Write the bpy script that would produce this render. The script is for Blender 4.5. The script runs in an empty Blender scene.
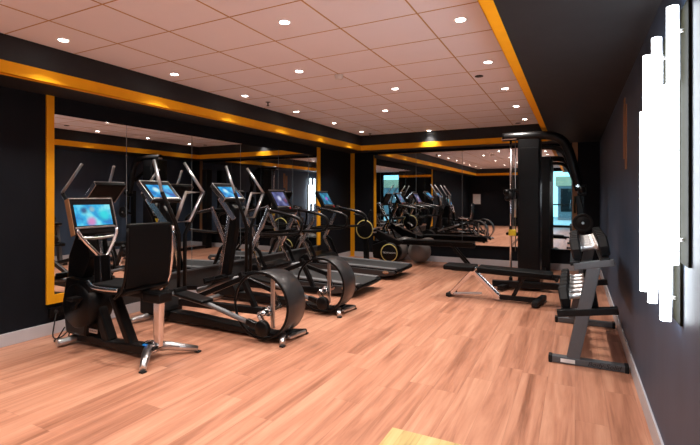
import bpy, bmesh, math, random
from mathutils import Vector, Matrix
random.seed(7)
sc = bpy.context.scene
col = sc.collection
PI = math.pi

# ------------------------------------------------------------------ camera
YAW = math.atan(225/445)
cd = bpy.data.cameras.new('camera'); cam = bpy.data.objects.new('camera', cd); col.objects.link(cam)
cam.location = (0, 0, 1.35); cam.rotation_euler = (PI/2, 0, YAW)
cd.sensor_width = 36; cd.lens = 445/700*36; cd.shift_y = -25.5/700; cd.clip_start = 0.05
sc.camera = cam
# ------------------------------------------------------------------ world / exposure
w = bpy.data.worlds.new('world'); sc.world = w; w.use_nodes = True
w.node_tree.nodes['Background'].inputs[0].default_value = (.22, .62, .85, 1)
w.node_tree.nodes['Background'].inputs[1].default_value = 3.4
sc.view_settings.view_transform = 'Standard'; sc.view_settings.look = 'None'
sc.view_settings.gamma = 1; sc.view_settings.exposure = 0.38; sc.view_settings.use_curve_mapping = False
sc.cycles.max_bounces = 10; sc.cycles.glossy_bounces = 6; sc.cycles.diffuse_bounces = 5
sc.cycles.sample_clamp_indirect = 6
SPOT_W, LENS_E, TUBE_E = 104, 30, 13

# ------------------------------------------------------------------ materials
def mat(name, c, rough=.5, metal=0, spec=.5, emit=0, ecol=None, coat=0):
    m = bpy.data.materials.new(name); m.use_nodes = True
    b = m.node_tree.nodes['Principled BSDF']
    b.inputs['Base Color'].default_value = (*c, 1); b.inputs['Roughness'].default_value = rough
    b.inputs['Metallic'].default_value = metal; b.inputs['Specular IOR Level'].default_value = spec
    b.inputs['Coat Weight'].default_value = coat
    if emit:
        b.inputs['Emission Color'].default_value = (*(ecol or c), 1); b.inputs['Emission Strength'].default_value = emit
    return m
def noisy(m, scale, amt, bump=0, stretch=(1, 1, 1)):
    """break a colour up a little with object-space noise, as dust and grain do"""
    nt = m.node_tree; N, L = nt.nodes, nt.links; b = N['Principled BSDF']
    tc = N.new('ShaderNodeTexCoord'); mp = N.new('ShaderNodeMapping'); mp.inputs['Scale'].default_value = stretch
    no = N.new('ShaderNodeTexNoise'); no.inputs['Scale'].default_value = scale; no.inputs['Detail'].default_value = 4
    L.new(tc.outputs['Object'], mp.inputs[0]); L.new(mp.outputs[0], no.inputs['Vector'])
    mx = N.new('ShaderNodeMix'); mx.data_type = 'RGBA'
    c = b.inputs['Base Color'].default_value
    mx.inputs['A'].default_value = [max(0, k*(1-amt)) for k in c[:3]]+[1]
    mx.inputs['B'].default_value = [min(1, k*(1+amt)) for k in c[:3]]+[1]
    L.new(no.outputs['Fac'], mx.inputs['Factor']); L.new(mx.outputs['Result'], b.inputs['Base Color'])
    if bump:
        bp = N.new('ShaderNodeBump'); bp.inputs['Strength'].default_value = bump; bp.inputs['Distance'].default_value = .004
        L.new(no.outputs['Fac'], bp.inputs['Height']); L.new(bp.outputs[0], b.inputs['Normal'])
    return m
M = {}
M['wall'] = noisy(mat('black_wall_paint', (.0085, .0100, .0140), .65, spec=.12), 6, .25, .15, (1, 1, .4))
M['wallr'] = noisy(mat('charcoal_wall_blue_haze', (.052, .082, .135), .5, spec=.3), 5, .25, .12, (1, 1, .25))  # the wall lamp's bluish haze is put into this base colour
M['soffit'] = noisy(mat('black_soffit_paint', (.024, .025, .028), .6, spec=.2), 8, .2)
M['black'] = noisy(mat('black_plastic', (.0035, .0035, .004), .36, spec=.22), 40, .2)
M['frame'] = noisy(mat('black_powdercoat', (.004, .004, .0045), .38, spec=.25), 60, .2)
M['pad'] = noisy(mat('black_vinyl', (.004, .004, .0045), .55, spec=.12), 90, .25, .1)
M['rubber'] = noisy(mat('dark_rubber', (.010, .010, .011), .6, spec=.3), 60, .2)
M['belt'] = noisy(mat('treadmill_belt', (.028, .028, .030), .55, spec=.4), 120, .25)
M['drum'] = noisy(mat('dark_drum', (.045, .045, .048), .34, .4), 30, .15)
M['grey'] = noisy(mat('grey_steel_paint', (.16, .165, .175), .45, .2), 50, .1)
M['rackgrey'] = noisy(mat('grey_rack_paint', (.10, .105, .115), .45, .2), 50, .1)
M['chrome'] = noisy(mat('polished_chrome', (.74, .74, .76), .16, 1), 30, .05)
M['steel'] = noisy(mat('bright_steel', (.86, .86, .87), .34, .8), 60, .05)
M['alu'] = noisy(mat('brushed_aluminium', (.60, .60, .61), .30, 1), 60, .1)
M['yellow'] = noisy(mat('yellow_trim_paint', (.95, .42, .014), .6, spec=.1), 12, .08)
M['gold'] = noisy(mat('gold_ceiling_bar', (.46, .27, .10), .5), 20, .1)
M['brass'] = noisy(mat('brass_plate', (.014, .013, .008), .7, spec=.02), 20, .1)
M['bronze'] = noisy(mat('bronze_strip', (.30, .15, .07), .5, .1), 20, .15)
M['white'] = noisy(mat('white_plastic', (.75, .75, .75), .5), 20, .04)
M['skirt'] = noisy(mat('pale_skirting', (.56, .56, .60), .5), 10, .08)
M['ring'] = noisy(mat('yellow_ring', (.62, .52, .16), .5), 20, .1)
M['ball'] = noisy(mat('grey_ball_vinyl', (.20, .18, .17), .38), 10, .1)
M['red'] = noisy(mat('red_button', (.5, .02, .02), .4), 20, .1)
M['ykey'] = noisy(mat('yellow_knob', (.70, .52, .02), .45), 20, .1)
M['lens'] = mat('lamp_lens', (1, 1, 1), .5, emit=LENS_E, ecol=(1, .95, .88))
M['tube'] = mat('lamp_tube', (1, 1, 1), .4, emit=TUBE_E, ecol=(.88, .95, 1))
M['paper'] = noisy(mat('poster_paper', (.72, .72, .72), .6), 14, .2)
M['text'] = noisy(mat('black_lettering', (.01, .01, .01), .5), 20, .1)
M['wtext'] = noisy(mat('pale_lettering', (.62, .62, .62), .5), 20, .1)
M['seam'] = noisy(mat('mirror_edge', (.35, .42, .46), .25, .6), 20, .1)
M['house'] = noisy(mat('tan_render', (.50, .36, .22), .8), 2, .2)
M['pave'] = noisy(mat('pale_paving', (.50, .48, .44), .8), 5, .2)

def mirror_mat():
    m = bpy.data.materials.new('mirror_glass'); m.use_nodes = True; nt = m.node_tree; N = nt.nodes
    N.remove(N['Principled BSDF']); g = N.new('ShaderNodeBsdfGlossy'); g.inputs['Roughness'].default_value = 0
    g.inputs['Color'].default_value = (.74, .76, .76, 1)
    nt.links.new(g.outputs[0], N['Material Output'].inputs[0]); return m
M['mirror'] = mirror_mat()
def pane_mat():
    m = bpy.data.materials.new('clear_pane'); m.use_nodes = True; nt = m.node_tree; N = nt.nodes
    N.remove(N['Principled BSDF']); t = N.new('ShaderNodeBsdfTransparent'); g = N.new('ShaderNodeBsdfGlossy')
    g.inputs['Roughness'].default_value = .02; mx = N.new('ShaderNodeMixShader'); mx.inputs[0].default_value = .08
    nt.links.new(t.outputs[0], mx.inputs[1]); nt.links.new(g.outputs[0], mx.inputs[2])
    nt.links.new(mx.outputs[0], N['Material Output'].inputs[0]); return m
M['pane'] = pane_mat()

def wood(name, cols, width=.18, length=1.25, rough=.36):
    """planks running along Y: per-plank tone, long streaky grain, fine dark joints"""
    m = bpy.data.materials.new(name); m.use_nodes = True; nt = m.node_tree; N, L = nt.nodes, nt.links
    b = N['Principled BSDF']
    tc = N.new('ShaderNodeTexCoord'); sp = N.new('ShaderNodeSeparateXYZ'); L.new(tc.outputs['Object'], sp.inputs[0])
    def math_(op, a, bb=None, cc=None):
        n = N.new('ShaderNodeMath'); n.operation = op
        for i, v in enumerate((a, bb, cc)):
            if v is None: continue
            if isinstance(v, (int, float)): n.inputs[i].default_value = v
            else: L.new(v, n.inputs[i])
        return n.outputs[0]
    px = math_('DIVIDE', sp.outputs[0], width); ix = math_('FLOOR', px); fx = math_('FRACT', px)
    wn = N.new('ShaderNodeTexWhiteNoise'); wn.noise_dimensions = '1D'; L.new(ix, wn.inputs['W'])
    py = math_('ADD', math_('DIVIDE', sp.outputs[1], length), wn.outputs['Value']); iy = math_('FLOOR', py); fy = math_('FRACT', py)
    cx = N.new('ShaderNodeCombineXYZ'); L.new(ix, cx.inputs[0]); L.new(iy, cx.inputs[1])
    wn2 = N.new('ShaderNodeTexWhiteNoise'); wn2.noise_dimensions = '2D'; L.new(cx.outputs[0], wn2.inputs['Vector'])
    # grain
    off = N.new('ShaderNodeVectorMath'); off.operation = 'ADD'; L.new(tc.outputs['Object'], off.inputs[0])
    sc_ = N.new('ShaderNodeVectorMath'); sc_.operation = 'SCALE'; sc_.inputs['Scale'].default_value = 3.0
    L.new(wn2.outputs['Color'], sc_.inputs[0]); L.new(sc_.outputs[0], off.inputs[1])
    mp = N.new('ShaderNodeMapping'); mp.inputs['Scale'].default_value = (12, .75, 1); L.new(off.outputs[0], mp.inputs[0])
    n1 = N.new('ShaderNodeTexNoise'); n1.inputs['Scale'].default_value = 1; n1.inputs['Detail'].default_value = 5
    n1.inputs['Roughness'].default_value = .6; n1.inputs['Distortion'].default_value = .6; L.new(mp.outputs[0], n1.inputs['Vector'])
    mp2 = N.new('ShaderNodeMapping'); mp2.inputs['Scale'].default_value = (60, 3, 1); L.new(off.outputs[0], mp2.inputs[0])
    n2 = N.new('ShaderNodeTexNoise'); n2.inputs['Scale'].default_value = 1; n2.inputs['Detail'].default_value = 3; L.new(mp2.outputs[0], n2.inputs['Vector'])
    f = math_('ADD', math_('MULTIPLY', n1.outputs['Fac'], 1.25), math_('MULTIPLY', n2.outputs['Fac'], .22))
    f = math_('ADD', f, math_('MULTIPLY', wn2.outputs['Value'], .12)); f = math_('SUBTRACT', f, .29)
    cr = N.new('ShaderNodeValToRGB'); e = cr.color_ramp.elements
    e[0].position = .18; e[0].color = (*cols[0], 1); e[1].position = .82; e[1].color = (*cols[2], 1)
    k = e.new(.48); k.color = (*cols[1], 1); L.new(f, cr.inputs[0])
    # joints
    j = math_('MAXIMUM', math_('GREATER_THAN', math_('ABSOLUTE', math_('SUBTRACT', fx, .5)), .5-.0035/width*.5),
              math_('GREATER_THAN', math_('ABSOLUTE', math_('SUBTRACT', fy, .5)), .5-.004/length*.5))
    mx = N.new('ShaderNodeMix'); mx.data_type = 'RGBA'; L.new(math_('MULTIPLY', j, .20), mx.inputs['Factor'])
    L.new(cr.outputs[0], mx.inputs['A']); mx.inputs['B'].default_value = [k*.45 for k in cols[0]]+[1]
    L.new(mx.outputs['Result'], b.inputs['Base Color'])
    b.inputs['Roughness'].default_value = rough; b.inputs['Specular IOR Level'].default_value = .45
    bp = N.new('ShaderNodeBump'); bp.inputs['Strength'].default_value = .08; bp.inputs['Distance'].default_value = .003
    L.new(n2.outputs['Fac'], bp.inputs['Height']); L.new(bp.outputs[0], b.inputs['Normal'])
    return m
M['floor'] = wood('pinkish_laminate', ((.235, .092, .052), (.46, .205, .127), (.63, .33, .215)))
M['inlay'] = wood('pale_oak_mat', ((.20, .14, .05), (.58, .42, .18), (.72, .53, .26)), .11, 3)

def screen_mat(name, base, a, bcol, kind):
    """a television picture: soft colour fields and a few round shapes, all given off by the screen"""
    m = bpy.data.materials.new(name); m.use_nodes = True; nt = m.node_tree; N, L = nt.nodes, nt.links
    b = N['Principled BSDF']; b.inputs['Base Color'].default_value = (.01, .01, .01, 1); b.inputs['Roughness'].default_value = .15
    tc = N.new('ShaderNodeTexCoord')
    no = N.new('ShaderNodeTexNoise'); no.inputs['Scale'].default_value = 9; no.inputs['Detail'].default_value = 4
    L.new(tc.outputs['Object'], no.inputs['Vector'])
    cr = N.new('ShaderNodeValToRGB'); e = cr.color_ramp.elements
    e[0].position = .36; e[0].color = (*base, 1); e[1].position = .66; e[1].color = (*bcol, 1); k = e.new(.5); k.color = (*a, 1)
    L.new(no.outputs['Fac'], cr.inputs[0])
    cur = cr.outputs[0]
    blobs = {'tv': [((-.005, -.085, .045), .040, (.03, .08, .22)), ((-.005, -.01, .055), .034, (.30, .50, .55)), ((-.005, -.03, -.06), .055, (.75, .25, .55)), ((-.005, .10, 0), .07, (.02, .75, .80))],
             'map': [((-.005, -.06, .02), .05, (.65, .95, 1)), ((-.005, .08, .01), .04, (.10, .35, .75))],
             'star': [((-.005, -.02, .01), .055, (.75, .80, 1)), ((-.005, .11, -.03), .05, (.22, .05, .08))],
             'glow': [((-.005, .02, 0), .05, (.55, .12, .75)), ((-.005, -.06, .05), .05, (.05, .45, .60))]}[kind]
    for c, r, cc in blobs:
        d = N.new('ShaderNodeVectorMath'); d.operation = 'DISTANCE'; d.inputs[1].default_value = c
        mp = N.new('ShaderNodeMapping'); mp.inputs['Scale'].default_value = (0, 1, 1); L.new(tc.outputs['Object'], mp.inputs[0])
        d.inputs[1].default_value = (0, c[1], c[2]); L.new(mp.outputs[0], d.inputs[0])
        mr = N.new('ShaderNodeMapRange'); mr.inputs['From Min'].default_value = r*.35; mr.inputs['From Max'].default_value = r
        mr.inputs['To Min'].default_value = .9; mr.inputs['To Max'].default_value = 0; L.new(d.outputs['Value'], mr.inputs['Value'])
        mx = N.new('ShaderNodeMix'); mx.data_type = 'RGBA'; L.new(mr.outputs[0], mx.inputs['Factor'])
        L.new(cur, mx.inputs['A']); mx.inputs['B'].default_value = (*cc, 1); cur = mx.outputs['Result']
    L.new(cur, b.inputs['Emission Color']); b.inputs['Emission Strength'].default_value = .7
    return m
S = {'tv': screen_mat('television_picture', (.01, .22, .60), (.03, .50, .85), (.25, .85, .95), 'tv'),
     'map': screen_mat('blue_display', (.005, .10, .40), (.01, .33, .75), (.12, .65, .95), 'map'),
     'star': screen_mat('star_display', (.02, .03, .10), (.07, .09, .26), (.20, .22, .45), 'star'),
     'glow': screen_mat('violet_display', (.01, .06, .14), (.02, .16, .30), (.06, .32, .50), 'glow')}

# ------------------------------------------------------------------ mesh helper
class MB:
    def __init__(s): s.bm = bmesh.new()
    def _add(s, ret, mtx=None):
        if mtx is not None: bmesh.ops.transform(s.bm, matrix=mtx, verts=ret)
    def box(s, lo, hi, bev=0, rot=None, seg=2):
        c = [(a+b)/2 for a, b in zip(lo, hi)]; d = [abs(b-a) for a, b in zip(lo, hi)]
        t = bmesh.new(); bmesh.ops.create_cube(t, size=1); bmesh.ops.scale(t, vec=d, verts=t.verts)
        if bev: bmesh.ops.bevel(t, geom=t.edges[:], offset=min(bev, min(d)*.45), segments=seg, profile=.6, affect='EDGES')
        m = Matrix.Translation(c)
        if rot is not None: m = m @ rot
        bmesh.ops.transform(t, matrix=m, verts=t.verts); s.merge(t); return s
    def merge(s, t):
        me = bpy.data.meshes.new('tmp'); t.to_mesh(me); t.free(); s.bm.from_mesh(me); bpy.data.meshes.remove(me)
    def bar(s, p, q, w, h, bev=.006, up=(0, 0, 1)):
        """rectangular bar from p to q, w across, h along 'up'"""
        p, q = Vector(p), Vector(q); d = q-p; L = d.length; x = d.normalized(); u = Vector(up)
        y = u.cross(x)
        if y.length < 1e-4: y = Vector((0, 1, 0)).cross(x)
        y.normalize(); z = x.cross(y)
        t = bmesh.new(); bmesh.ops.create_cube(t, size=1); bmesh.ops.scale(t, vec=(L, w, h), verts=t.verts)
        if bev: bmesh.ops.bevel(t, geom=t.edges[:], offset=min(bev, w*.4, h*.4), segments=2, profile=.6, affect='EDGES')
        m = Matrix((x, y, z)).transposed().to_4x4(); m.translation = (p+q)/2
        bmesh.ops.transform(t, matrix=m, verts=t.verts); s.merge(t); return s
    def tube(s, pts, r, seg=12, closed=False, smooth=0, rz=None):
        P = [Vector(p) for p in pts]
        for _ in range(smooth):          # corner cutting
            Q = [] if closed else [P[0]]
            n = len(P)
            for i in range(n if closed else n-1):
                a, b = P[i], P[(i+1) % n]
                Q += [a.lerp(b, .25), a.lerp(b, .75)]
            if not closed: Q.append(P[-1])
            P = Q
        n = len(P); R = r if isinstance(r, (list, tuple)) else None
        rings = []; ref = None
        for i, p in enumerate(P):
            a = P[i-1] if (i > 0 or closed) else P[i]; b = P[(i+1) % n] if (i < n-1 or closed) else P[i]
            t = (b-a).normalized()
            if ref is None: ref = Vector((0, 0, 1)) if abs(t.z) < .9 else Vector((1, 0, 0))
            u = (ref - t*ref.dot(t)).normalized(); v = t.cross(u); ref = u
            rr = (R[0]+(R[1]-R[0])*i/max(1, n-1)) if R else r
            k = 1.0
            if 0 < i < n-1 or closed:
                c = max(.5, math.cos((P[i]-a).angle(b-P[i], 0)/2)); k = 1/c
            rings.append([s.bm.verts.new(p+(u*math.cos(2*PI*j/seg)*rr + v*math.sin(2*PI*j/seg)*rr)) for j in range(seg)])
        m = n if closed else n-1
        for i in range(m):
            A, B = rings[i], rings[(i+1) % n]
            for j in range(seg):
                f = s.bm.faces.new((A[j], A[(j+1) % seg], B[(j+1) % seg], B[j])); f.smooth = True
        if not closed:
            s.bm.faces.new(list(reversed(rings[0]))); s.bm.faces.new(rings[-1])
        return s
    def cyl(s, p, q, r, r2=None, seg=20): return s.tube([p, q], (r, r2 if r2 is not None else r), seg)
    def lathe(s, prof, c, axis='z', seg=36):
        """prof: (radius, height) closed loop or open profile, revolved about an axis through c"""
        c = Vector(c); rings = []
        for r, h in prof:
            ring = []
            for j in range(seg):
                a = 2*PI*j/seg; x, y = r*math.cos(a), r*math.sin(a)
                o = {'z': (x, y, h), 'y': (x, h, y), 'x': (h, x, y)}[axis]
                ring.append(s.bm.verts.new(c+Vector(o)))
            rings.append(ring)
        for A, B in zip(rings, rings[1:]):
            for j in range(seg):
                f = s.bm.faces.new((A[j], A[(j+1) % seg], B[(j+1) % seg], B[j])); f.smooth = True
        return s
    def band(s, ro, ri, h0, h1, c, axis='y', seg=56, ch=.008):
        """open hoop with an outer and an inner wall"""
        return s.lathe([(ri, h0+ch), (ri, h1-ch), (ri+ch, h1), (ro-ch, h1), (ro, h1-ch), (ro, h0+ch), (ro-ch, h0), (ri+ch, h0), (ri, h0+ch)], c, axis, seg)
    def disc(s, r, h0, h1, c, axis='y', seg=36, ch=.005):
        return s.lathe([(.0005, h0), (r-ch, h0), (r, h0+ch), (r, h1-ch), (r-ch, h1), (.0005, h1)], c, axis, seg)
    def prism(s, pts, a, b, axis='y', bev=.008, seg=2):
        """profile in the plane across 'axis', pushed out from a to b"""
        t = bmesh.new()
        def v(p, h): return {'y': (p[0], h, p[1]), 'x': (h, p[0], p[1]), 'z': (p[0], p[1], h)}[axis]
        A = [t.verts.new(v(p, a)) for p in pts]; B = [t.verts.new(v(p, b)) for p in pts]; n = len(pts)
        t.faces.new(A); t.faces.new(list(reversed(B)))
        for i in range(n): t.faces.new((A[(i+1) % n], A[i], B[i], B[(i+1) % n]))
        bmesh.ops.recalc_face_normals(t, faces=t.faces)
        if bev: bmesh.ops.bevel(t, geom=t.edges[:], offset=bev, segments=seg, profile=.6, affect='EDGES', clamp_overlap=True)
        s.merge(t); return s
    def ball(s, c, r, sx=1, sy=1, sz=1, u=28, v=18):
        t = bmesh.new(); bmesh.ops.create_uvsphere(t, u_segments=u, v_segments=v, radius=r)
        bmesh.ops.scale(t, vec=(sx, sy, sz), verts=t.verts); bmesh.ops.translate(t, vec=c, verts=t.verts)
        for f in t.faces: f.smooth = True
        s.merge(t); return s
    def spin(s, mtx): bmesh.ops.transform(s.bm, matrix=mtx, verts=s.bm.verts); return s
    def build(s, name, m, parent=None, loc=None, label=None):
        bmesh.ops.recalc_face_normals(s.bm, faces=s.bm.faces)
        me = bpy.data.meshes.new(name); s.bm.to_mesh(me); s.bm.free()
        me.materials.append(M[m] if isinstance(m, str) else m)
        o = bpy.data.objects.new(name, me); col.objects.link(o)
        if parent: o.parent = parent
        if loc: o.location = loc
        if label: o['label'] = label
        return o
def thing(name, label, cat, loc=(0, 0, 0), rz=0, group=None):
    o = bpy.data.objects.new(name, None); col.objects.link(o); o.empty_display_size = .1
    o.location = loc; o.rotation_euler = (0, 0, rz); o['label'] = label; o['category'] = cat
    if group: o['group'] = group
    return o
def tag(o, label, cat, group=None):
    o['label'] = label; o['category'] = cat
    if group: o['group'] = group
    return o
def struct(name, mb, m, label=None):
    o = mb.build(name, m); o['kind'] = 'structure'
    if label: o['label'] = label
    return o
def copy_tree(o, parent=None):
    c = o.copy(); col.objects.link(c)
    if parent: c.parent = parent
    for ch in list(o.children): copy_tree(ch, c)
    return c
def text(name, body, size, m, parent, mtx, shear=0, ext=.0008):
    f = bpy.data.curves.new(name, 'FONT'); f.body = body; f.size = size; f.shear = shear; f.extrude = ext
    f.align_x = 'CENTER'; f.align_y = 'CENTER'; f.resolution_u = 3; f.materials.append(M[m])
    q = bpy.data.objects.new(name, f); col.objects.link(q)
    me = bpy.data.meshes.new_from_object(q); bpy.data.objects.remove(q); bpy.data.curves.remove(f)
    o = bpy.data.objects.new(name, me); col.objects.link(o)
    o.parent = parent; o.matrix_local = mtx
    return o
def basis(x, y, o):
    x, y = Vector(x).normalized(), Vector(y).normalized(); z = x.cross(y)
    m = Matrix((x, y, z)).transposed().to_4x4(); m.translation = o; return m

# ------------------------------------------------------------------ the room
XL, XR, YB, YF, H, ZS = -4.6, .394, 9.1, -3.6, 2.654, 2.344
BL, BR, BB, BF = -4.07, -.435, 8.57, -3.0          # inner edges of the dropped soffits
struct('floor', MB().box((XL-.1, YF-.1, -.1), (XR+.1, YB+.1, 0)), 'floor')
struct('ceiling', MB().box((BL-.02, YF-.1, H), (XR+.1, YB+.1, H+.1)), noisy(mat('ceiling_panel', (.84, .83, .90), .8, spec=.2), 3, .03))
struct('wall_left', MB().box((XL-.1, YF-.1, 0), (XL, YB+.1, H+.1)), 'wall')
struct('wall_back', MB().box((XL, YB, 0), (XR, YB+.1, H+.1)), 'wall')
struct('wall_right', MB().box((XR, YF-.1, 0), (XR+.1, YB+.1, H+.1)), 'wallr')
DX0, DX1, DZ = -1.05, -.08, 2.55                                        # glazed door behind the viewpoint
struct('wall_front', MB().box((XL, YF-.1, 0), (DX0, YF, H+.1)).box((DX1, YF-.1, 0), (XR, YF, H+.1)).box((DX0, YF-.1, DZ), (DX1, YF, H+.1)), 'wall')
# dropped soffits
struct('soffit_left', MB().box((XL, YF, ZS), (BL, YB, H+.1)), 'soffit')
struct('soffit_right', MB().box((BR, -1.6, ZS), (XR, YB, H+.05)), 'soffit')
struct('soffit_back', MB().box((BL, BB, ZS), (BR, YB, H+.05)), 'soffit')
struct('soffit_front', MB().box((BL, YF, ZS), (-1.25, BF, H+.05)), 'soffit')
# yellow edge trims: L-shaped, face and underside
t_, fh, uw = .004, .10, .066
def edge_trim(n, fx):   struct('trim_%d' % n, fx, 'yellow')
edge_trim(1, MB().box((BL, BF, ZS-t_), (BL+t_, BB, ZS+fh)).box((BL-uw, BF, ZS-t_), (BL+t_, BB, ZS)))
edge_trim(2, MB().box((BL, BB-t_, ZS-t_), (BR, BB, ZS+fh)).box((BL, BB-t_, ZS-t_), (BR, BB+uw, ZS)))
edge_trim(3, MB().box((BR-t_, -1.6, ZS-t_), (BR, BB, ZS+fh)).box((BR-t_, -1.6, ZS-t_), (BR+uw, BB, ZS)))
edge_trim(4, MB().box((BL, BF, ZS-t_), (-1.25, BF+t_, ZS+fh)).box((BL, BF-uw, ZS-t_), (-1.25, BF+t_, ZS)))
# upright yellow trims framing the mirrors
MZ0, MZ1 = .385, 2.17
edge_trim(5, MB().box((XL, 2.53, .30), (XL+.02, 2.60, ZS)).box((XL, 2.60, .30), (XL+.02, 2.85, MZ0)))
edge_trim(6, MB().box((XL, 7.63, MZ0), (XL+.02, 7.74, ZS)))
edge_trim(7, MB().box((XL+.02, YB-.02, .0), (XL+.12, YB, ZS)))
struct('trim_8', MB().box((-.045, YB-.02, MZ0), (.045, YB, ZS)), 'bronze')  # yellow trim in shade; the brownish shade is put into its colour
edge_trim(9, MB().box((-4.003, YB-.010, MZ0), (-3.995, YB, 2.29)))
struct('trim_11', MB().box((XL, 2.85, MZ0-.02), (XL+.035, 7.63, MZ0), .003), 'rackgrey')
M['plinth'] = noisy(mat('dark_grey_plinth', (.035, .036, .038), .5), 8, .15)
struct('trim_13', MB().box((XL, 2.85, .116), (XL+.010, 7.63, MZ0-.02)), 'plinth')
struct('trim_12', MB().box((-4.0, YB-.03, MZ0-.02), (-.045, YB, MZ0), .003), 'black')
# skirting
struct('baseboard_left', MB().box((XL, YF, 0), (XL+.015, YB, .116), .003), 'skirt')
struct('baseboard_back', MB().box((XL+.12, YB-.015, 0), (XR, YB, .116), .003), 'skirt')
struct('baseboard_right', MB().box((XR-.012, YF, 0), (XR, YB, .127), .003), 'skirt')
# gold bars of the ceiling grid
g = MB()
for k in range(6):
    x = -1.0-.617*k
    if x > BL: g.box((x-.005, YF, H-.003), (x+.005, BB, H+.01))
y = 1.93-.553*9
while y < BB:
    if y > YF: g.box((BL, y-.0045, H-.002), (BR, y+.0045, H+.01))
    y += .553
struct('trim_10', g, 'gold')
# glazed door in the wall behind, daylight and a house outside
d = MB()
for a, b in (((DX0, YF-.09, 0), (DX0+.06, YF-.03, DZ)), ((DX1-.06, YF-.09, 0), (DX1, YF-.03, DZ)), ((DX0, YF-.09, DZ-.06), (DX1, YF-.03, DZ)), ((DX0, YF-.09, 0), (DX1, YF-.03, .1)), ((DX0, YF-.085, .98), (DX1, YF-.035, 1.04))): d.box(a, b, .004)
door = struct('door_1', d, 'black')
MB().box((DX0+.05, YF-.066, .09), (DX1-.05, YF-.060, DZ-.05)).build('pane', 'pane', door)
MB().tube([(DX1-.09, YF-.03, .9), (DX1-.09, YF+.03, .92), (DX1-.09, YF+.03, 1.18), (DX1-.09, YF-.03, 1.2)], .01).build('door_handle', 'chrome', door)
struct('terrace_ground', MB().box((-9, -16, -.14), (8, YF-.1, -.04)), 'pave')
hs = thing('house', 'dark house with a tan parapet outside the glazed door', 'building', (-.92, -11.5, -.04))
MB().box((0, -5, 0), (5, 0, 2.05)).build('wall', 'grey', hs)
MB().box((-.12, -5.1, 2.05), (5.1, .12, 2.62), .01).build('parapet', 'house', hs)
for k in range(2): MB().box((.15+1.6*k, -.02, .5), (1.2+1.6*k, .03, 1.9), .01).build('window', 'black', hs)
tag(MB().box((-.95, .95, 0), (-.47, 2.43, .006), .002).build('floor_mat', 'inlay'), 'pale yellow striped wooden mat on the floor in front of the camera', 'mat')

# ------------------------------------------------------------------ mirrors
seams = [2.60, 3.40, 4.377, 5.35, 6.33, 7.305, 7.63]
for i, (a, b) in enumerate(zip(seams, seams[1:])):
    nm = ['nearest', 'second', 'third', 'fourth', 'fifth', 'narrow last'][i]
    o = thing('mirror_panel', f'tall wall mirror on the left wall, {nm} panel counted from the camera', 'mirror', (XL, (a+b)/2, MZ0), 0, 'mirrors of the left wall')
    hw = (b-a)/2
    MB().box((0, -hw+.004, 0), (.006, hw-.004, MZ1-MZ0)).build('glass', 'mirror', o)
    MB().box((0, hw-.004, 0), (.0065, hw+.004 if i < 5 else hw, MZ1-MZ0)).build('edge', 'seam', o)
sb = [-3.995, -3.02, -2.045, -1.07, -.045]
for i, (a, b) in enumerate(zip(sb, sb[1:])):
    nm = ['leftmost', 'second from left', 'third from left', 'rightmost'][i]
    o = thing('mirror_panel', f'tall wall mirror on the back wall, {nm} panel', 'mirror', ((a+b)/2, YB, MZ0), 0, 'mirrors of the back wall')
    hw = (b-a)/2
    MB().box((-hw+.004, -.006, 0), (hw-.004, 0, 2.29-MZ0)).build('glass', 'mirror', o)
    MB().box((hw-.004, -.0065, 0), (hw+.004 if i < 3 else hw, 0, 2.29-MZ0)).build('edge', 'seam', o)

# ------------------------------------------------------------------ ceiling lamps
def downlight(x, y, label, group='recessed ceiling downlights'):
    o = thing('ceiling_downlight', label, 'ceiling light', (x, y, H), 0, group)
    MB().lathe([(.036, -.001), (.044, -.001), (.044, -.005), (.040, -.007), (.036, -.005), (.036, -.001)], (0, 0, 0), 'z', 28).build('rim', 'white', o)
    MB().disc(.036, -.004, -.001, (0, 0, 0), 'z', 28, .001).build('lens', 'lens', o)
    ld = bpy.data.lights.new('downlight_beam', 'SPOT'); ld.energy = SPOT_W*(.4 if y > 8.3 else 1); ld.spot_size = math.radians(104); ld.spot_blend = 1
    ld.color = (1, .92, .84); ld.shadow_soft_size = .045
    lo = bpy.data.objects.new('downlight_beam', ld); col.objects.link(lo); lo.parent = o; lo.location = (0, 0, -.015)
ordn = ['nearest', 'second nearest', 'third nearest', 'fourth nearest', 'fifth nearest', 'farthest']
for i, y in enumerate([2.223, 3.371, 4.502, 5.689, 6.871, 8.014]):
    downlight(-3.79, y, f'round recessed downlight beside the left yellow-edged beam, {ordn[i]} of its row')
for i, y in enumerate([3.282, 4.435, 5.613, 6.77, 7.963]):
    downlight(-.75, y, f'round recessed downlight beside the right yellow-edged soffit, {(ordn[:4]+ordn[5:])[i]} of its row')
for i, (x, y) in enumerate([(-1.93, 2.737), (-2.55, 3.876), (-1.93, 5.02), (-2.55, 6.221), (-2.555, 8.486)]):
    downlight(x, y, f'round recessed downlight out in the middle of the ceiling, {(ordn[:4]+ordn[5:])[i]} of them')
for x, ys in ((-3.79, (1.07, -.09, -1.25, -2.4)), (-.75, (2.12, .96, -.2, -1.36)), (-2.55, (1.57, -.73)), (-1.93, (.42, -1.9))):
    for y in ys: downlight(x, y, 'round recessed downlight nearer the camera than the ones in view', 'downlights seen only in the mirrors')
o = thing('smoke_detector', 'round smoke detector in the middle of the ceiling', 'smoke detector', (-2.251, 4.192, H))
MB().disc(.05, -.012, 0, (0, 0, 0), 'z', 24).build('base', 'white', o)
MB().lathe([(.044, -.012), (.044, -.03), (.036, -.045), (.0005, -.047)], (0, 0, 0), 'z', 24).build('sensor_cap', 'white', o)
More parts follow.
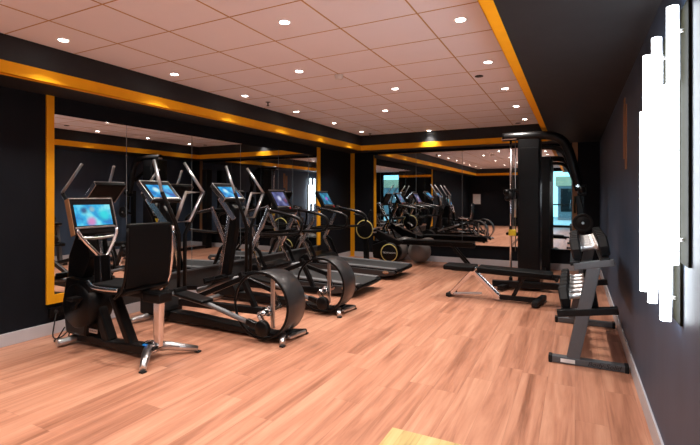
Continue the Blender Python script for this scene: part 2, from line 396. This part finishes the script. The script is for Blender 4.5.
for x, y, lb in ((-3.761, 4.943, 'small dark sprinkler hanging beside the left beam, nearer one'), (-3.757, 8.34, 'small dark sprinkler hanging in the far left ceiling corner')):
    o = thing('fire_sprinkler', lb, 'sprinkler', (x, y, H), 0, 'ceiling sprinklers')
    MB().disc(.035, -.006, 0, (0, 0, 0), 'z', 18, .002).build('plate', 'grey', o)
    MB().cyl((0, 0, -.004), (0, 0, -.05), .009).disc(.02, -.056, -.05, (0, 0, 0), 'z', 14, .001).build('nozzle', 'black', o)
for x, y, lb in ((-.923, 4.907, 'small dark oval ceiling vent beside the right soffit, nearer one'), (-.896, 8.334, 'small dark ceiling vent at the far end of the right downlight row')):
    tag(MB().disc(.045, -.008, 0, (0, 0, 0), 'z', 24, .003).build('ceiling_vent', 'black', None, (x, y, H)), lb, 'vent', 'small ceiling vents')

# wall lamp: six staggered glowing tubes on brass plates
wl = thing('wall_lamp', 'big wall lamp of six staggered glowing white tubes on the right wall', 'wall lamp', (XR, 2.6, .8))
TX = .348
for i, (y, hi) in enumerate([(2.99, 0), (2.86, 1), (2.68, 0), (2.56, 1), (2.32, 0), (2.17, 1)]):
    z0, z1 = (1.08, 2.11) if hi else (.82, 1.83)
    wp = MB().box((-.010, y-2.6-.085, z0-.8), (0, y-2.6+.06, z1-.8), .002).build('back_plate', 'brass', wl)
    tb = MB().tube([(TX-XR, y-2.6, z0-.8), (TX-XR, y-2.6, z0-.798), (TX-XR, y-2.6, z1-.802), (TX-XR, y-2.6, z1-.8)], .0205, 20).build('light_tube', 'tube', wl)
    MB().cyl((TX-XR+.016, y-2.6, z0-.7), (-.008, y-2.6, z0-.7), .007).cyl((TX-XR+.016, y-2.6, z1-.9), (-.008, y-2.6, z1-.9), .007).build('bracket', 'white', wl)
wd = thing('wall_ornament', 'thin bronze wall ornament of two staggered strips on right wall beyond the lamp', 'ornament', (XR, 4.55, 1.59))
MB().box((-.008, -.13, 0), (0, -.01, .55), .004).build('strip', 'bronze', wd)
MB().box((-.008, .01, .10), (0, .13, .63), .004).build('strip', 'bronze', wd)
ps = thing('framed_poster', 'small white framed notice on the black wall behind the camera', 'poster', (-4.2, YF, 1.0))
MB().box((-.19, 0, 0), (.19, .016, .50), .003).build('frame', 'grey', ps)
MB().box((-.17, .014, .02), (.17, .018, .48)).build('sheet', 'paper', ps)
for y, z, lb in ((5.68, .24, 'black double wall socket low on the left wall between elliptical and treadmill'), (6.54, .22, 'black double wall socket low on the left wall behind the first treadmill')):
    o = thing('wall_socket', lb, 'socket', (XL, y, z), 0, 'low wall sockets')
    MB().box((0, -.08, -.04), (.012, .08, .04), .003).build('plate', 'grey', o)
    for k in (-1, 1): MB().disc(.024, .012, .014, (0, k*.037, 0), 'x', 18, .001).build('outlet', 'black', o)
o = pbox = thing('power_box', 'black power socket box under the yellow mirror frame by the bike', 'socket', (XL, 2.64, .215))
MB().box((0, -.09, -.045), (.03, .20, .045), .004).build('housing', 'black', o)
for k in (-.03, .05, .13): MB().disc(.022, .03, .034, (0, k, 0), 'x', 18, .001).build('outlet', 'rubber', o)

# ------------------------------------------------------------------ console shared by the cardio machines
def console(root, yc, top, bot, hw, smat, thick=.05, side='chrome', chin=.045, mg=.045, hd=.065):
    """slanted screen from bottom edge (x,z) to top edge (x,z), facing +X"""
    t, b = Vector((top[0], yc, top[1])), Vector((bot[0], yc, bot[1]))
    up = (t-b).normalized(); y = Vector((0, 1, 0)); n = y.cross(up)       # n points to the rider (+X)
    h = (t-b).length/2; o = (t+b)/2
    fr = Matrix((n, y, up)).transposed().to_4x4(); fr.translation = o
    c = MB().box((-thick, -hw-mg, -h-chin), (0, hw+mg, h+hd), .012).spin(fr).build('console', 'black', root)
    for s_ in (-1, 1):
        MB().box((-thick-.004, s_*(hw+mg)-.004, -h-chin), (.006, s_*(hw+mg)+.004, h+hd), .004).spin(fr).build('side_rail', side if s_ < 0 or side != 'bronze' else 'alu', c)
    MB().box((-.004, -hw-mg, h+hd-.006), (.006, hw+mg, h+hd+.004), .002).spin(fr).build('top_edge', 'alu', c)
    MB().box((-.004, -hw-.02, -h-.026), (.008, hw+.02, -h-.010), .003).spin(fr).build('bezel', 'alu', c)
    s = MB().box((-.002, -hw, -h), (.003, hw, h)).build('screen', smat, c)
    s.matrix_local = fr
    return c, fr

# ------------------------------------------------------------------ recumbent bike
bx, by = -3.6, 2.57
bk = thing('recumbent_bike', 'recumbent exercise bike with high black backrest, nearest the camera', 'exercise bike', (bx, by, 0))
def W(x, y, z): return (x-bx, y-by, z)
MB().tube([W(-4.14, 2.37, .04), W(-4.12, 2.46, .045), W(-4.10, 2.57, .06), W(-4.12, 2.68, .045), W(-4.14, 2.78, .04)], .034, 14, smooth=1).build('front_foot', 'alu', bk)
fm = MB().bar((-.31, 0, .50), (-.08, 0, .06), .09, .10, .02).bar((-.03, 0, .49), (.22, 0, .06), .085, .075, .02).bar((-.50, 0, .53), (.60, 0, .535), .09, .06, .015)
fm.prism([(-.56, .03), (.42, .035), (.52, .10), (.40, .115), (-.10, .085), (-.30, .11), (-.56, .13)], -.055, .055, bev=.012).build('frame', 'frame', bk)
MB().disc(.215, -.12, .12, (-.40, 0, .37), 'y', 40, .03).prism([(-.58, .10), (-.28, .10), (-.22, .42), (-.24, .60), (-.58, .62), (-.62, .40)], -.105, .105, bev=.03).build('flywheel_housing', 'black', bk)
pl = MB().box((-.20, -.124, .165), (-.09, -.116, .20), .003).build('name_plate', 'alu', bk)
text('lettering', 'TECHNOGYM', .016, 'text', pl, basis((1, 0, 0), (0, 0, 1), (-.145, -.1245, .183)))
MB().prism([(-.64, .55), (-.44, .55), (-.30, .80), (-.36, 1.02), (-.48, 1.06), (-.62, .80)], -.05, .05, bev=.015).build('upright', 'black', bk)
console(bk, .015, (-.372, 1.278), (-.315, 1.092), .170, S['tv'], .05, 'bronze', .08, .035, .06)  # bronze near rail: gold reflection of the yellow trim put into its colour
MB().tube([W(-3.89, 2.395, 1.06), W(-3.86, 2.42, .99), W(-3.80, 2.555, .81), W(-3.80, 2.585, .79), W(-3.80, 2.615, .81), W(-3.86, 2.75, .99), W(-3.89, 2.775, 1.06)], .017, 12, smooth=1).build('fork_handle', 'chrome', bk)
MB().tube([W(-3.88, 2.41, .99), W(-3.86, 2.585, .975), W(-3.88, 2.76, .99)], .013, 10, smooth=1).build('cross_grip', 'alu', bk)
MB().prism([(-.24, .50), (-.15, .50), (-.17, .83), (-.25, .83)], -.05, .05, bev=.012).build('console_post', 'black', bk)
for s_ in (-1, 1): MB().bar((-.145, s_*.045, .52), (-.165, s_*.045, .82), .008, .012, .002).build('post_edge', 'chrome', bk)
# cranks and pedals
cr = MB().cyl((-.38, -.16, .36), (-.38, .16, .36), .02)
cr.bar((-.38, -.15, .36), (-.27, -.15, .47), .018, .035).bar((-.38, .15, .36), (-.49, .15, .25), .018, .035).build('crank', 'black', bk)
MB().box((-.31, -.26, .455), (-.22, -.165, .485), .008).build('pedal', 'black', bk)
MB().box((-.53, .165, .235), (-.44, .26, .265), .008).build('pedal', 'black', bk)
# seat
MB().prism([(-.02, .555), (.36, .545), (.42, .59), (.36, .635), (-.04, .625)], -.22, .22, bev=.025).build('seat', 'pad', bk)
bp_ = MB()
bp_.prism([(.38, .62), (.42, .61), (.445, .80), (.455, 1.13), (.42, 1.14), (.405, .82)], -.225, .195, bev=.02)
bp_.build('backrest', 'pad', bk)
MB().tube([(.46, .205, 1.10), (.45, .21, .85), (.41, .21, .62), (.30, .21, .53)], .014, 10, smooth=1).build('backrest_frame', 'chrome', bk)
MB().tube([(.46, -.235, 1.10), (.45, -.235, .85), (.41, -.235, .62), (.30, -.235, .53)], .010, 10, smooth=1).build('backrest_frame', 'black', bk)
for s_ in (-1, 1):
    MB().tube([(.34, s_*.23, .60), (.20, s_*.27, .605), (.08, s_*.28, .615), (.0, s_*.26, .65)], .016, 10, smooth=2).build('seat_handle', 'chrome', bk)
MB().prism([(.465, .10), (.525, .10), (.545, .50), (.455, .50)], .0, .055, bev=.012).build('rear_post', 'chrome', bk)
MB().box((.40, -.06, .48), (.60, .08, .56), .015).build('seat_carriage', 'black', bk)
rf = MB().ball((.40, .02, .085), .07, 1.2, 1, .8)
rf.build('rear_hub', 'chrome', bk)
for q in ((.64, -.24, .03), (.67, .29, .03)):
    MB().tube([(.40, .02, .085), (.5, .02+(q[1]-.02)*.45, .075), q], (.046, .026), 14).build('rear_foot', 'alu', bk)
    MB().box((q[0]-.022, q[1]-.022, 0), (q[0]+.022, q[1]+.022, .014), .004).build('foot_pad', 'rubber', bk)
MB().box((.385, -.045, .10), (.43, .0, .125), .006).build('foot_cap', S['map'], bk)  # added cap; a blue reflection put in as glowing display colour
for pts in ([(-4.57, 2.61, .20), (-4.50, 2.55, .10), (-4.44, 2.50, .012), (-4.34, 2.50, .010), (-4.26, 2.54, .012), (-4.24, 2.55, .10)],
            [(-4.57, 2.69, .20), (-4.45, 2.70, .12), (-4.42, 2.62, .012), (-4.35, 2.46, .010), (-4.28, 2.44, .012), (-4.24, 2.50, .14)],
            [(-4.57, 2.77, .20), (-4.42, 2.82, .08), (-4.36, 2.74, .012), (-4.30, 2.70, .012), (-4.25, 2.62, .16)]):
    MB().tube([(x-XL, y-2.64, z-.215) for x, y, z in pts], .006, 8, smooth=2).build('cord', 'rubber', pbox)

# ------------------------------------------------------------------ ellipticals
ex, ey = -3.3, 3.46
el = thing('elliptical_trainer', 'elliptical trainer with big open hoop wheel, the nearer of two', 'elliptical', (ex, ey, 0), 0, 'elliptical trainers')
MB().tube([(-.92, -.30, .035), (-.88, -.14, .045), (-.86, 0, .06), (-.88, .14, .045), (-.92, .30, .035)], .034, 14, smooth=1).build('front_foot', 'alu', el)
MB().prism([(-.96, .03), (.66, .025), (.90, .03), (.90, .06), (.60, .075), (-.30, .12), (-.96, .12)], -.07, .07, bev=.012).build('base_beam', 'frame', el)
MB().prism([(-1.0, .06), (-.60, .06), (-.58, .14), (-.68, .28), (-.84, .34), (-1.0, .28)], -.12, .12, bev=.03).build('drive_housing', 'black', el)
MB().prism([(-.93, .25), (-.80, .25), (-.655, .95), (-.66, 1.10), (-.75, 1.10)], -.045, .045, bev=.015).build('mast', 'black', el)
MB().prism([(-.75, 1.06), (-.66, 1.04), (-.66, 1.20), (-.78, 1.32)], -.05, .05, bev=.012).build('console_neck', 'black', el)
MB().bar((-.80, -.175, 1.335), (-.665, -.055, 1.06), .014, .06, .004).bar((-.755, -.05, 1.10), (-.925, -.05, .27), .014, .05, .004, (1, 0, 0)).build('neck_plate', 'chrome', el)
console(el, 0, (-.865, 1.482), (-.725, 1.348), .148, S['map'], .05)
# fixed grip loop and pole
gx = -.45
MB().tube([(gx, .03, 1.40), (gx, .275, 1.405), (gx, .08, 1.085), (gx, -.11, 1.085), (gx, -.03, 1.27)], .018, 12, closed=True).build('grip_loop', 'alu', el)
for s_ in (-1, 1):
    a = MB().tube([(-.68, s_*.205+.015, 1.74), (gx, s_*.283, 1.40)], .0165, 12)
    a.build('arm', 'alu', el)
    MB().tube([(gx, s_*.283, 1.40), (gx, s_*.105-.01, 1.085), (gx-.005, s_*.04-.02, .95), (gx-.01, s_*.04-.02, .36)], .021, 12).bar((gx-.01, s_*.04-.02, .37), (gx-.02, s_*.19, .34), .05, .05, .012).build('lower_arm', 'black', el)
# hoop wheel
def hoop(y0, wid, r0, r1, c, seg=72):
    mb = MB(); R = []
    for j in range(seg):
        a = 2*PI*j/seg; k = min(1, max(0, (math.cos(a-math.radians(12))+.45)/1.0)); k = k*k*(3-2*k)
        y1 = y0+.022+(wid-.022)*k; u, v = math.cos(a), math.sin(a)
        R.append([mb.bm.verts.new((c[0]+u*r, c[1]+y, c[2]+v*r)) for r, y in ((r0, y0+.006), (r0+.006, y0), (r1-.005, y0), (r1, y0+.006), (r1, y1-.006), (r1-.005, y1), (r0+.006, y1), (r0, y1-.006))])
    for j in range(seg):
        A, B = R[j], R[(j+1) % seg]
        for i in range(8):
            f = mb.bm.faces.new((A[i], A[(i+1) % 8], B[(i+1) % 8], B[i])); f.smooth = i in (3, 7)
    return mb
hoop(-.13, .29, .299, .315, (.68, 0, .335)).build('hoop_wheel', 'drum', el)
MB().band(.318, .294, -.136, -.122, (.68, 0, .335), 'y', 72, .003).build('hoop_rim', 'black', el)
MB().bar((.33, 0, .60), (.52, 0, .26), .05, .045).bar((-.50, 0, .22), (.62, 0, .25), .07, .07, .012).bar((.40, 0, .56), (-.30, 0, .28), .04, .05).build('wheel_stay', 'frame', el)
MB().bar((.725, 0, .57), (.725, 0, .10), .03, .035, .006, (1, 0, 0)).build('wheel_strut', 'alu', el)
MB().cyl((.68, -.15, .335-.08), (.68, .17, .335-.08), .028).ball((.68, 0, .255), .05).build('axle', 'chrome', el)
MB().bar((.68, -.15, .255), (.76, -.15, .14), .025, .045).build('crank', 'chrome', el)
MB().bar((.68, .17, .255), (.60, .17, .40), .025, .045).build('crank', 'chrome', el)
# pedal links
MB().tube([(-.42, -.17, .35), (.10, -.17, .285), (.60, -.17, .17)], .024, 10).build('pedal_link', 'grey', el)
MB().disc(.075, -.215, -.150, (.745, 0, .145), 'y', 28, .012).build('link_cap', 'black', el)
MB().bar((.55, -.17, .185), (.74, -.175, .145), .05, .06, .015).build('link_end', 'black', el)
MB().tube([(-.46, .21, .30), (-.12, .21, .43), (.20, .21, .515)], .024, 10).build('pedal_link', 'grey', el)
MB().bar((.18, .21, .51), (.60, .18, .41), .04, .05, .012).build('link_end', 'black', el)
for y0, p, q in ((-.19, (-.30, .365), (.08, .315)), (.21, (-.30, .405), (.06, .50))):
    d_ = Vector((q[0]-p[0], 0, q[1]-p[1])).normalized()
    MB().bar((p[0], y0, p[1]+.01), (q[0], y0, q[1]+.01), .16, .03, .012).bar((p[0]-.005, y0, p[1]+.035), (p[0]+.02, y0, p[1]+.045), .16, .05, .012).build('footplate', 'black', el)
# rear foot
MB().ball((.82, .02, .05), .055, 1.3, 1, .75).build('rear_hub', 'frame', el)
MB().prism([(.80, -.03), (.80, .10), (.93, .25), (.96, .22), (.93, .0)], .02, .05, 'z', .008).build('rear_plate', 'alu', el)
for q in ((.95, -.16, .028), (.93, .26, .028)):
    MB().tube([(.82, .02, .06), q], (.042, .024), 12).build('rear_foot', 'alu' if q[1] < 0 else 'frame', el)
    MB().box((q[0]-.022, q[1]-.022, 0), (q[0]+.022, q[1]+.022, .014), .004).build('foot_pad', 'rubber', el)
e2 = copy_tree(el); e2.location = (ex, 4.55, 0)
e2['label'] = 'elliptical trainer with big open hoop wheel beside the first treadmill, the farther of two'

# ------------------------------------------------------------------ treadmills
tx = -3.3
def treadmill(yc, label, smat):
    t = thing('treadmill', label, 'treadmill', (tx, yc, 0), 0, 'treadmills')
    MB().prism([(-1.12, .05), (.50, .05), (.70, .09), (.75, .13), (.73, .165), (-.60, .20), (-.75, .215), (-1.12, .215)], -.38, .38, bev=.012).build('deck', 'black', t)
    MB().prism([(-.72, .212), (-.60, .203), (.735, .169), (.742, .172), (-.60, .208), (-.72, .216)], -.26, .26, bev=0).build('running_belt', 'belt', t)
    for s_ in (-1, 1):
        MB().prism([(-.72, .20), (.70, .165), (.71, .185), (-.72, .225)], s_*.325-.055, s_*.325+.055, bev=.006).build('side_rail', 'grey', t)
        MB().prism([(-1.05, .04), (.40, .04), (.66, .085), (.72, .12), (.70, .15), (-1.05, .19)], s_*.40-.022, s_*.40+.022, bev=.012).build('side_skirt', 'drum', t)
    pl = MB().disc(.055, -.428, -.421, (.56, 0, .125), 'y', 30, .002)
    pl.spin(Matrix.Translation((.56, 0, .125)) @ Matrix.Diagonal((1, 1, .45, 1)) @ Matrix.Translation((-.56, 0, -.125)))
    pl = pl.build('name_plate', 'bronze', t)
    text('lettering', 'TECHNOGYM', .014, 'wtext', pl, basis((1, 0, 0), (0, 0, 1), (.56, -.4285, .125)))
    MB().prism([(-1.14, .06), (-.74, .06), (-.70, .20), (-.80, .30), (-1.05, .33), (-1.16, .24)], -.37, .37, bev=.03).build('motor_hood', 'black', t)
    for s_ in (-1, 1):
        ys = s_*.375
        MB().bar((-.73, ys, 1.19), (-1.05, ys, .56), .035, .065, .010, (1, 0, 0)).bar((-1.06, ys, .575), (-.86, ys, .20), .03, .045, .008, (1, 0, 0)).build('upright', 'chrome', t)
        MB().bar((-.92, ys, .55), (-.75, ys, .20), .03, .05, .01, (1, 0, 0)).bar((-1.0, ys, .60), (-.90, ys, .52), .03, .05, .01, (1, 0, 0)).build('upright_brace', 'frame', t)
        MB().tube([(-.76, ys, 1.15), (-.50, ys, 1.11), (-.24, ys, 1.06), (-.16, ys, 1.0), (-.16, ys, .90), (-.22, ys, .82), (-.50, ys, .80), (-.90, ys, .79)], .021, 12, smooth=1).build('handrail', 'frame', t)
        MB().tube([(-.74, ys, 1.168), (-.50, ys, 1.128), (-.26, ys, 1.08)], .010, 8, smooth=1).build('rail_strip', 'chrome', t)
    MB().bar((-.86, -.36, .80), (-.86, .36, .80), .05, .05, .01).bar((-.76, -.36, 1.13), (-.76, .36, 1.13), .09, .06, .015).build('cross_bar', 'frame', t)
    c, fr = console(t, 0, (-.86, 1.425), (-.735, 1.215), .150, smat, .05, 'black', .06, .05, .035)
    MB().disc(.016, 0, .014, (0, 0, 0), 'x', 16, .003).spin(fr @ Matrix.Translation((.004, .13, -.175))).build('stop_button', 'red', c)
    return t
treadmill(5.70, 'black treadmill next to the elliptical trainers, screen showing a white star burst', S['star'])
treadmill(7.12, 'black treadmill farther back near the corner, beside the rowing machine', S['glow'])

# ------------------------------------------------------------------ rowing machine, second ringed machine, balls
rw = thing('rowing_machine', 'black rowing machine with yellow-ringed drum along the back mirror', 'rowing machine', (-3.34, 8.45, 0))
MB().disc(.21, -.10, .12, (0, 0, .225), 'y', 40, .03).build('drum', 'black', rw)
rg = MB().lathe([(.165, -.108), (.165, -.100), (.180, -.100), (.180, -.108), (.165, -.108)], (0, 0, .225), 'y', 48).build('drum_ring', 'ring', rw)
text('lettering', 'TECHNOGYM', .045, 'wtext', rw, basis((1, 0, 0), (0, 0, 1), (0, -.102, .225)))
MB().prism([(-.52, .66), (-.46, .74), (.12, .50), (.30, .46), (.20, .38), (-.10, .36)], -.07, .07, bev=.02).build('body_arm', 'black', rw)
MB().prism([(-.36, .10), (-.05, .06), (.10, .36), (-.10, .48), (-.40, .36)], -.09, .10, bev=.03).build('drum_cover', 'black', rw)
MB().box((.05, -.055, .40), (1.68, .055, .49), .018).build('rail', 'black', rw)
MB().box((.30, -.15, .475), (1.66, .15, .51), .015).build('seat_rail_top', 'pad', rw)
for s_ in (-1, 1): MB().bar((1.28, s_*.07, .40), (1.60, s_*.07, .04), .035, .05, .008).build('rear_leg', 'frame', rw)
MB().bar((1.61, -.24, .03), (1.61, .24, .03), .06, .05, .015).build('rear_foot', 'rubber', rw)
MB().bar((-.25, -.26, .03), (-.25, .26, .03), .07, .05, .015).build('front_foot', 'rubber', rw)
MB().tube([(-.44, 0, .70), (-.50, 0, .95), (-.44, 0, 1.08)], .022, 10, smooth=1).build('screen_post', 'frame', rw)
MB().tube([(-.30, -.22, .70), (-.28, -.05, .72), (-.28, .05, .72), (-.30, .22, .70)], .015, 10, smooth=1).build('handle', 'alu', rw)
em = thing('arm_trainer', 'black exercise machine with raised yellow-ringed wheel between treadmill and rower', 'exercise machine', (-3.61, 7.86, 0))
MB().bar((-.30, 0, .05), (.35, 0, .05), .09, .07, .015).bar((0, 0, .05), (-.04, 0, .95), .10, .09, .02, (1, 0, 0)).build('frame', 'frame', em)
MB().bar((-.28, -.22, .03), (-.28, .22, .03), .06, .05, .015).build('foot', 'rubber', em)
MB().bar((.32, -.22, .03), (.32, .22, .03), .06, .05, .015).build('foot', 'rubber', em)
MB().disc(.165, -.10, -.05, (0, 0, .73), 'y', 36, .01).build('wheel', 'black', em)
MB().lathe([(.166, -.108), (.166, -.094), (.180, -.094), (.180, -.108), (.166, -.108)], (0, 0, .73), 'y', 48).build('wheel_ring', 'ring', em)
MB().tube([(0, -.06, .73), (0, .07, .73), (.12, .08, .66), (.12, .17, .66)], .014, 10).build('crank', 'alu', em)
MB().tube([(-.04, 0, .92), (-.10, -.10, 1.0), (-.22, -.12, 1.02)], .016, 10, smooth=1).build('handlebar', 'frame', em)
tag(MB().ball((0, 0, .235), .235, u=36, v=24).build('gym_ball', 'ball', None, (-2.85, 8.80, 0)), 'grey gym ball on the floor under the rowing machine rail', 'gym ball', 'gym balls')
tag(MB().ball((0, 0, .235), .235, u=36, v=24).build('gym_ball', 'ball', None, (-3.36, 8.84, 0)), 'grey gym ball mostly hidden behind the yellow-ringed rower drum', 'gym ball', 'gym balls')

# ------------------------------------------------------------------ cable machine
cmx, cmy = -.5, 6.95
cm = thing('cable_machine', 'tall black cable machine with arched top by the back mirror', 'cable machine', (cmx, cmy, 0))
def K(x, y, z): return (x-cmx, y-cmy, z)
MB().box(K(-.745, 6.88, .06), K(-.445, 7.30, 2.20), .02).build('weight_tower', 'frame', cm)
MB().box(K(-.725, 6.872, .16), K(-.465, 6.884, 2.06), .004).build('tower_cover', 'black', cm)
MB().box(K(-.56, 8.72, .0), K(-.40, 8.92, 2.08), .015).build('rear_column', 'frame', cm)
MB().tube([K(-.96, 6.93, 2.235), K(-.50, 6.93, 2.235), K(-.27, 6.93, 2.225), K(-.13, 6.93, 2.13), K(-.06, 6.93, 1.95), K(.0, 6.93, 1.70), K(.06, 6.93, 1.44)], .062, 16, smooth=2).build('arch', 'frame', cm)
MB().tube([K(-.62, 7.30, 2.10), K(-.30, 7.30, 2.10), K(-.16, 7.26, 2.03), K(-.08, 7.1, 1.86), K(-.03, 6.98, 1.72)], .036, 14, smooth=2).build('brace', 'frame', cm)
MB().box(K(-.97, 6.88, 2.19), K(-.76, 6.98, 2.225), .01).build('arch_plate', 'alu', cm)
MB().cyl(K(-.845, 6.93, .10), K(-.845, 6.93, 2.20), .016, seg=14).build('guide_rod', 'chrome', cm)
MB().cyl(K(-.785, 6.96, .55), K(-.785, 6.96, 2.19), .007, seg=8).build('cable', 'grey', cm)
MB().cyl(K(-.785, 6.96, 1.05), K(-.785, 6.96, 1.32), .02, seg=12).build('counterweight', 'alu', cm)
ca = MB().box(K(-.885, 6.88, 1.31), K(-.80, 6.98, 1.47), .012).ball(K(-.90, 6.86, 1.42), .045).ball(K(-.89, 6.86, 1.33), .035).box(K(-.80, 6.91, 1.42), K(-.745, 6.97, 1.47), .01).build('carriage', 'black', cm)
MB().disc(.055, -.015, .015, K(-.87, 6.86, 1.375), 'y', 24).build('pulley', 'rubber', cm)
MB().box(K(-.875, 6.90, .78), K(-.77, 6.96, .87), .012).build('stop_collar', 'ykey', cm, label='yellow rod collar')
MB().box(K(-.865, 6.905, .87), K(-.825, 6.955, .92), .008).box(K(-.87, 6.90, .06), K(-.82, 6.96, .17), .008).build('rod_foot', 'black', cm)
MB().bar(K(-1.09, 6.80, .085), K(.16, 6.98, .085), .10, .09, .012).bar(K(-.96, 6.62, .05), K(-.60, 7.6, .05), .08, .07, .012).bar(K(.12, 6.75, .05), K(.12, 7.5, .05), .08, .07, .012).bar(K(-.50, 7.2, .05), K(-.50, 8.75, .05), .08, .07, .012).build('base', 'frame', cm)
MB().box(K(.045, 7.0, .06), K(.125, 7.09, 1.50), .01).build('arm_post', 'frame', cm)
MB().box(K(.03, 6.87, 1.37), K(.14, 7.0, 1.52), .015).ball(K(.085, 6.85, 1.45), .05).build('arm_carriage', 'black', cm)
MB().cyl(K(.03, 6.86, 1.50), K(.03, 6.82, 1.50), .022).build('pop_pin', 'chrome', cm)
MB().prism([(.0-cmx, 1.36), (.06-cmx, 1.38), (.13-cmx, 1.10), (.10-cmx, 1.02), (.03-cmx, 1.06)], 6.84-cmy, 6.90-cmy, bev=.012).build('swing_arm', 'frame', cm)
MB().tube([K(.0, 6.85, 1.36), K(-.005, 6.84, 1.24), K(.0, 6.84, 1.13)], .013, 8).build('strap', 'brass', cm)
MB().disc(.125, -.03, .03, K(.095, 6.80, 1.0), 'y', 40, .008).band(.125, .09, -.034, -.028, K(.095, 6.80, 1.0), 'y', 40, .002).build('pulley_wheel', 'rubber', cm)
MB().cyl(K(.095, 6.755, 1.0), K(.095, 6.90, 1.0), .017).build('pulley_hub', 'alu', cm)
MB().bar(K(.095, 6.85, 1.0), K(.085, 7.02, .95), .04, .05).build('pulley_bracket', 'frame', cm)

# ------------------------------------------------------------------ weight bench
bn = thing('weight_bench', 'adjustable black weight bench with crossed chrome legs before the cable machine', 'bench', (-.95, 6.05, 0))
def B_(x, y, z): return (x+.95, y-6.05, z)
MB().box(B_(-1.585, 5.90, .375), B_(-1.175, 6.20, .44), .022, seg=3).build('seat', 'pad', bn)
MB().prism([(-.195, .37), (.70, .345), (.71, .41), (-.19, .44)], -.14, .14, bev=.02, seg=3).build('backrest', 'pad', bn)
MB().bar(B_(-1.50, 6.05, .365), B_(-1.20, 6.05, .365), .05, .03).bar(B_(-1.15, 6.05, .36), B_(-.20, 6.05, .335), .05, .035).build('pad_frame', 'frame', bn)
for s_ in (-1, 1):
    MB().bar(B_(-1.50, 6.05+s_*.06, .045), B_(-1.17, 6.05+s_*.04, .42), .030, .05, .006).build('front_leg', 'chrome', bn)
    MB().bar(B_(-1.25, 6.05+s_*.03, .40), B_(-.88, 6.05+s_*.05, .05), .030, .05, .006).build('cross_leg', 'chrome', bn)
MB().bar(B_(-1.53, 5.93, .035), B_(-1.49, 6.22, .035), .055, .055, .015).build('front_foot', 'rubber', bn)
MB().bar(B_(-1.47, 5.98, .05), B_(-1.10, 6.06, .075), .03, .03, .008).build('handle_bar', 'alu', bn)
MB().bar(B_(-.93, 6.05, .05), B_(-.40, 6.05, .05), .06, .06, .01).bar(B_(-.72, 6.05, .05), B_(-.58, 6.05, .34), .04, .05, .01).build('base_beam', 'frame', bn)
MB().box(B_(-.95, 5.99, .025), B_(-.87, 6.11, .085), .008).build('hinge', 'chrome', bn)
MB().bar(B_(-.44, 5.80, .045), B_(-.36, 6.30, .045), .075, .075, .02).build('rear_foot', 'rubber', bn)
MB().bar(B_(-.26, 6.05, .37), B_(-.12, 6.05, .36), .05, .04, .01).cyl(B_(-.20, 5.97, .33), B_(-.20, 6.13, .33), .02).build('end_post', 'frame', bn)

# ------------------------------------------------------------------ dumbbell rack
rk = thing('dumbbell_rack', 'grey two-tier dumbbell rack standing against the right wall', 'dumbbell rack', (.1, 4.0, 0))
def R_(x, y, z): return (x-.1, y-4.0, z)
YN, YE = 4.02, 5.32
for yy, nm in ((YN, 'near'), (YE, 'far')):
    MB().bar(R_(-.17, yy, .03), R_(.345, yy, .03), .07, .052, .006).build('foot', 'rackgrey', rk)
    for x in (-.18, .355): MB().box(R_(x-.015, yy-.04, 0), R_(x+.015, yy+.04, .06), .008).build('foot_cap', 'rubber', rk)
    MB().bar(R_(-.015, yy, .05), R_(.135, yy, .80), .06, .095, .006, (1, 0, 0)).build('upright', 'rackgrey', rk)
    MB().bar(R_(-.01, yy, .79), R_(.275, yy, .842), .065, .055, .006).build('upper_bracket', 'rackgrey', rk)
    MB().bar(R_(-.13, yy, .40), R_(.30, yy, .47), .065, .055, .006).build('lower_bracket', 'frame', rk)
for z0, x0, x1, dz in ((.822, -.04, .25, .051), (.415, -.11, .18, .048)):
    for k, x in enumerate((x0+.04, x1-.04)):
        z = z0 + dz*((x-x0)/(x1-x0)) - .012
        MB().bar(R_(x, YN-.03, z), R_(x, YE+.03, z), .07, .03, .004, (-.18, 0, 1)).build('shelf_rail', 'frame', rk)
ft = [c for c in rk.children if c.name.startswith('foot') and not c.name.startswith('foot_cap')][0]
text('lettering', 'Body-Solid', .052, 'text', ft, basis((1, 0, 0), (0, 0, 1), R_(.20, YN-.036, .031)), .35)
MB().box(R_(-.105, YN-.0365, .015), R_(.0, YN-.0348, .045)).build('sticker', 'paper', rk, label='pale sticker')
# dumbbells: hexagonal heads, chrome knurled handle, pale weight figures
def make_dumbbell(label):
    o = thing('dumbbell', label, 'dumbbell', (0, 0, 0), 0, 'dumbbells on the rack')
    for s_ in (-1, 1):
        h = MB().lathe([(.0005, .066), (.084, .066), (.097, .076), (.097, .126), (.084, .138), (.0005, .140)], (0, 0, 0), 'x', 6)
        for f in h.bm.faces: f.smooth = False
        if s_ < 0: h.spin(Matrix.Diagonal((-1, 1, 1, 1)))
        h.build('head', 'rubber', o)
    MB().lathe([(.0005, -.066), (.030, -.066), (.030, -.054), (.024, -.050), (.022, -.02), (.024, 0), (.022, .02), (.024, .050), (.030, .054), (.030, .066), (.0005, .066)], (0, 0, 0), 'x', 18).build('handle', 'steel', o)
    return o
db = None
nth = ['nearest', 'second nearest', 'third nearest', 'fourth nearest', 'fifth nearest', 'farthest']
for tier, z0, xc, sl in (('upper', .910, .105, .10), ('lower', .500, .020, .09)):
    for i in range(6):
        lb = f'black hex dumbbell with chrome handle on the {tier} tier, {nth[i]} of its row'
        if db is None: db = make_dumbbell(lb); o = db
        else: o = copy_tree(db); o['label'] = lb
        o.location = (xc, 4.155+i*.199, z0+.03); o.rotation_euler = (0, -sl-.08, 0)
bpy.context.view_layer.update()
